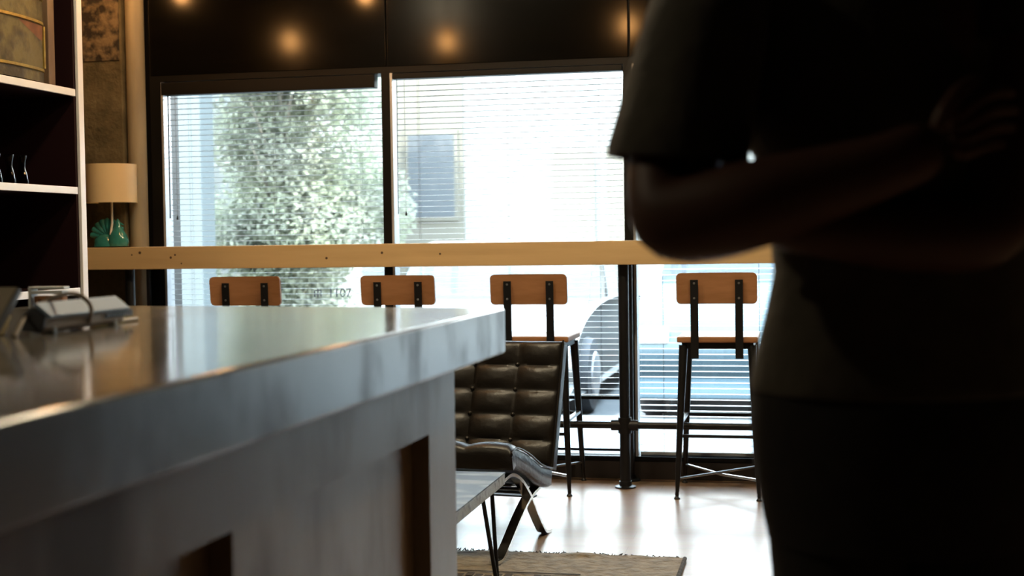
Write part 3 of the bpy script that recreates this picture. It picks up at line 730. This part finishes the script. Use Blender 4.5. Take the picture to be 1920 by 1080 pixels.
bmesh.ops.delete(tmp, geom=[v for v in tmp.verts if v.co.z < -.05 + .75*max(0, -v.co.y)-.45*max(0, v.co.y)], context='VERTS')
hc = ez(1612, 1.675, 1.602)
for v in tmp.verts:
    d = .006*noise.noise(v.co*6); v.co = Vector((v.co.x*(.098+d), v.co.y*(.118+d), v.co.z*(.125+d)))
hr.add(tmp, Matrix.Translation(hc) @ Matrix.Rotation(YAW, 4, 'Z')); hh = hr.build('hair', 'hair', per, sharp=180, fix=False)
sm_ = hh.modifiers.new('thickness', 'SOLIDIFY'); sm_.thickness = .012

# tee shirt: torso rings plus two open sleeves
def ering(px, py, D, hwp, dep, n=40, wob=0, seed=0, tilt=0):
    """horizontal ring around a pixel centre, hwp = half width in pixels, dep = half depth in metres"""
    c_ = q(px, py, D); out = []
    for k in range(n):
        a = 2*PI*k/n; w = 1+wob*noise.noise(Vector((math.cos(a)*2.2, math.sin(a)*2.2, seed+py*.004)))
        h = hwp*D/FPX
        out.append(c_ + E1*(h*math.cos(a)*w) + E2*(dep*math.sin(a)*w) + Vector((0, 0, tilt*math.cos(a))))
    return out
TS = [(-150, 1612, 95, .062), (-128, 1612, 135, .08), (-95, 1608, 225, .095), (-45, 1608, 268, .108), (30, 1615, 252, .12), (120, 1632, 250, .126), (220, 1648, 272, .126), (300, 1672, 255, .125),
      (420, 1684, 240, .124), (508, 1694, 240, .124), (580, 1690, 250, .126), (647, 1686, 264, .128), (700, 1683, 271, .131), (722, 1682, 273, .132), (728, 1682, 271, .131)]
ts = MB()
ts.loft([ering(cx, y, 1.62, h, d, 56, .03 if y > 350 else .012, 2) for y, cx, h, d in TS], cap=False)
ts.loft([ering(1415, -76, 1.61, 45, .05, tilt=.012), ering(1372, -62, 1.605, 82, .07, tilt=.01), ering(1348, -30, 1.60, 104, .082), ering(1337, 0, 1.59, 112, .085), ering(1322, 60, 1.58, 116, .086), ering(1303, 130, 1.57, 119, .086, wob=.03), ering(1286, 210, 1.555, 123, .086, wob=.05), ering(1272, 284, 1.54, 127, .087, wob=.04, tilt=-.008), ering(1272, 298, 1.54, 130, .088, wob=.04, tilt=-.008), ering(1272, 292, 1.54, 122, .083, wob=.04, tilt=-.008)], cap=False)
ts.loft([ering(1805, -76, 1.62, 45, .05, tilt=-.012), ering(1846, -62, 1.62, 78, .07, tilt=-.01), ering(1868, -30, 1.62, 96, .08), ering(1875, 0, 1.61, 108, .082), ering(1872, 50, 1.60, 112, .08, wob=.04), ering(1868, 78, 1.59, 116, .08, wob=.05, tilt=.008), ering(1868, 72, 1.59, 108, .075, wob=.05, tilt=.008)], cap=False)
tso = ts.build('tee_shirt', 'tee_cloth', per, sharp=80)
tso.modifiers.new('thickness', 'SOLIDIFY').thickness = .003
tr = MB()
tr.loft([ering(1684, 640, 1.62, 256, .120), ering(1682, 713, 1.62, 269, .128), ering(1682, 791, 1.62, 273, .130), ering(1684, 850, 1.62, 270, .129), ering(1686, 890, 1.62, 266, .127), ering(1687, 950, 1.62, 258, .122), ering(1692, 1010, 1.62, 250, .118)], cap=False)
for sx_, pxh in ((-1, 1566), (1, 1812)):
    def lring(z, D, hp, dep, off=0): 
        c_ = ez(pxh+off*sx_, z, D); h = hp*D/FPX
        return [c_+E1*(h*math.cos(a)*(1+.03*math.sin(3*a+z*20)))+E2*(dep*math.sin(a)) for a in [2*PI*k/28 for k in range(28)]]
    tr.loft([lring(.90, 1.62, 134, .105), lring(.80, 1.62, 129, .10), lring(.74, 1.618, 124, .095), lring(.66, 1.615, 108, .088), lring(.52, 1.605, 90, .075), lring(.36, 1.62, 82, .07), lring(.2, 1.63, 76, .065), lring(.07, 1.635, 78, .068), lring(.075, 1.635, 72, .062)], cap=False)
tr.build('trousers', 'trouser_cloth', per, sharp=80)
for sx_, pxh in ((-1, 1566), (1, 1806)):
    s_ = MB(); s_.loft([[ez(pxh, 0, 1.60)+E1*(.046*math.cos(a)*k)+E2*(.135*math.sin(a)*k)+E2*(off)+Vector((0, 0, z)) for a in [2*PI*i/28 for i in range(28)]] for z, k, off in ((0, .96, -.03), (.02, 1.02, -.03), (.045, .98, -.025), (.075, .78, -.0), (.1, .5, .02))]); s_.build('shoe', 'shoe', per)

# ------------------------------------------------------------------ the street outside
struct(MB().box(-22, 6.86, -.2, 18, 8.9, -.03).build('pavement', 'pavement'), 'pale pavement outside the windows', 'pavement')
struct(MB().box(-22, 8.9, -.2, 18, 9.05, -.035).build('kerb', 'kerb'), 'pale kerb of the near pavement', 'kerb')
struct(MB().box(-22, 9.05, -.25, 18, 14.3, -.15).build('road', 'asphalt'), 'sunlit grey road outside', 'road')
struct(MB().box(-30, 14.3, -.2, 26, 40, -.03).build('far_ground', 'pavement'), 'pale pavement across the road', 'pavement')
bl = thing('street_building', 'pale building across the road seen through the middle window', 'building', (-2, 20, -.03))
MB().box(-13, 0, 0, 16, 8, 4.2).build('wall', 'facade_white', bl)
MB().box(-4.0, -.06, 0, -2.95, 0, 3.6).build('cream_bay', 'facade_cream', bl)
for x0, x1, z0, z1, m_ in ((-3.78, -3.08, 1.5, 2.72, 'glass_dark'), (-1.55, -1.05, .9, 2.4, 'facade_cream'), (-.75, -.2, .9, 2.4, 'facade_cream'), (2.2, 3.6, .8, 2.6, 'glass_dark'), (5, 6.4, .8, 2.6, 'glass_dark')):
    f = MB().box(x0-.06, -.1, z0-.06, x1+.06, -.061, z1+.06).build('window', 'facade_cream', bl); MB().box(x0, -.11, z0, x1, -.1005, z1).build('window_pane', m_, f)
an = thing('annex_building', 'blue grey building edge outside the left end of the first window', 'building', (-9.56, 14.32, -.03))
MB().box(-3, 0, 0, 3.02, .35, 6.5).build('wall', 'annex_blue', an)
def tree(x, y, h, r, n, lab, leafm, seed):
    rnd = random.Random(seed); t_ = thing('street_tree', lab, 'tree', (x, y, -.03), 0, 'leafy trees across the road')
    tk = MB().tube([(0, 0, 0), (.03, .02, h*.12), (-.02, 0, h*.3), (.02, 0, h*.6)], [.10, .08, .06, .03], 12).build('trunk', 'bark', t_)
    br = MB()
    for k in range(7):
        a = rnd.uniform(0, 2*PI); z = h*rnd.uniform(.22, .55); br.tube([(0, 0, z), (math.cos(a)*r*.4, math.sin(a)*r*.4, z+h*.12), (math.cos(a)*r*.75, math.sin(a)*r*.75, z+h*.2)], [.03, .02, .008], 7)
    br.build('branches', 'bark', t_)
    b = MB(); cl_ = []
    for k in range(80):
        a = rnd.uniform(0, 2*PI); u = rnd.uniform(-1, 1); s_ = (1-u*u)**.25*rnd.uniform(.2, 1); cl_.append((Vector((math.cos(a)*s_*r*.85, math.sin(a)*s_*r*.85, h*.50+u*h*.46)), r*rnd.uniform(.22, .42)))
    for k in range(n):
        c_, rr = cl_[rnd.randrange(len(cl_))]; v = Vector((rnd.gauss(0, 1), rnd.gauss(0, 1), rnd.gauss(0, 1))).normalized()*rr*rnd.uniform(.4, 1)+c_
        if v.z < .3: continue
        d1 = Vector((rnd.gauss(0, 1), rnd.gauss(0, 1), rnd.gauss(0, .6))).normalized(); d2 = d1.orthogonal().normalized(); L3 = rnd.uniform(.03, .055)
        P_ = [v-d1*L3, v+d2*L3*.5, v+d1*L3, v-d2*L3*.5]; b.bm.faces.new([b.bm.verts.new(p) for p in P_])
    b.build('foliage', leafm, t_, fix=False)
    return t_
tree(-6.5, 16.6, 5.6, 1.6, 64000, 'broad leafy tree across the road, filling the left window', 'leaf_yellow', 1)
tree(-9.3, 18.9, 6.2, .95, 12000, 'slim leafy tree standing farthest back, by the white facade', 'leaf_pale', 3)
def car(x, y, L, lab, paint, zs=.86):
    c_ = thing('parked_car', lab, 'car', (x, y, -.15), -PI/2, 'cars parked on the road'); c_.scale = (1, 1, zs)
    side = [(-L/2, .35), (-L/2+.03, .62), (-L/2+.18, .80), (-L*.26, .90), (L*.12, .92), (L*.33, .84), (L*.44, .70), (L/2-.02, .52), (L/2, .34), (L/2-.06, .22), (-L/2+.08, .22)]
    sm = spline([Vector((a, 0, b)) for a, b in side+side[:1]], 4)[:-1]
    b = MB()
    rings = []
    for yy, k, dz in ((-.82, .93, .04), (-.86, .98, .015), (-.87, 1, 0), (-.6, 1, 0), (0, 1, .01), (.6, 1, 0), (.87, 1, 0), (.86, .98, .015), (.82, .93, .04)):
        rings.append([Vector((p.x*(.97+.03*k), yy, (p.z-.5)*k+.5)) for p in sm])
    b.loft(rings); bo2 = b.build('body', paint, c_, sharp=60)
    cabn = [(-L*.36, .88), (-L*.24, 1.36), (-.12*L, 1.44), (L*.06, 1.42), (L*.22, .90)]
    cs = spline([Vector((a, 0, b_)) for a, b_ in cabn], 5)
    MB().loft([[Vector((p.x, yy, p.z)) if p.z < 1.0 else Vector((p.x*.98, yy*(1-.16*(p.z-1.0)), p.z)) for p in cs] for yy in (-.78, -.4, 0, .4, .78)]).build('cabin_glass', 'car_glass', c_)
    MB().loft([[Vector((p.x, yy, p.z+.012)) for p in cs[5:17]]+[Vector((p.x, yy, p.z-.02)) for p in cs[5:17]][::-1] for yy in (-.70, 0, .70)]).build('roof', paint, c_)
    for px_ in (-.235*L, -.02*L):
        for yy in (-1, 1): MB().bar([(px_, yy*.775, .9), (px_+.02, yy*.72, 1.4)], (1, 0, 0), .07, .03).build('pillar', paint, c_)
    for wx in (-L*.31, L*.31):
        for yy in (-1, 1):
            wl = MB().lathe([(.001, -.1), (.2, -.1), (.30, -.09), (.325, -.05), (.325, .05), (.30, .09), (.2, .1), (.001, .1)], (0, 0, 0), 28)
            for v in wl.bm.verts: v.co = Vector((wx+v.co.x, yy*.79+v.co.z, .325+v.co.y))
            wo_ = wl.build('wheel', 'tyre', c_)
            rm = MB().lathe([(.001, 0), (.2, 0), (.19, .012), (.05, .02), (.001, .02)], (0, 0, 0), 20)
            for v in rm.bm.verts: v.co = Vector((wx+v.co.x, yy*(.89+v.co.z), .325+v.co.y))
            rm.build('rim', 'alloy', wo_)
    for yy in (-1, 1):
        MB().box(L/2-.10, yy*.72-.1, .55, L/2-.035, yy*.72+.1, .66, bev=.015).build('headlight', 'white_plastic', c_)
        MB().box(-L/2+.01, yy*.72-.09, .60, -L/2+.07, yy*.72+.09, .70, bev=.015).build('tail_light', 'lamp_red', c_)
    return c_
car(-.28, 11.3, 4.3, 'pale blue car parked nose-in outside behind the fourth stool', 'car_blue', 1.05)
car(-2.42, 11.45, 4.3, 'pale silver car parked nose-in outside behind the third stool', 'car_silver')
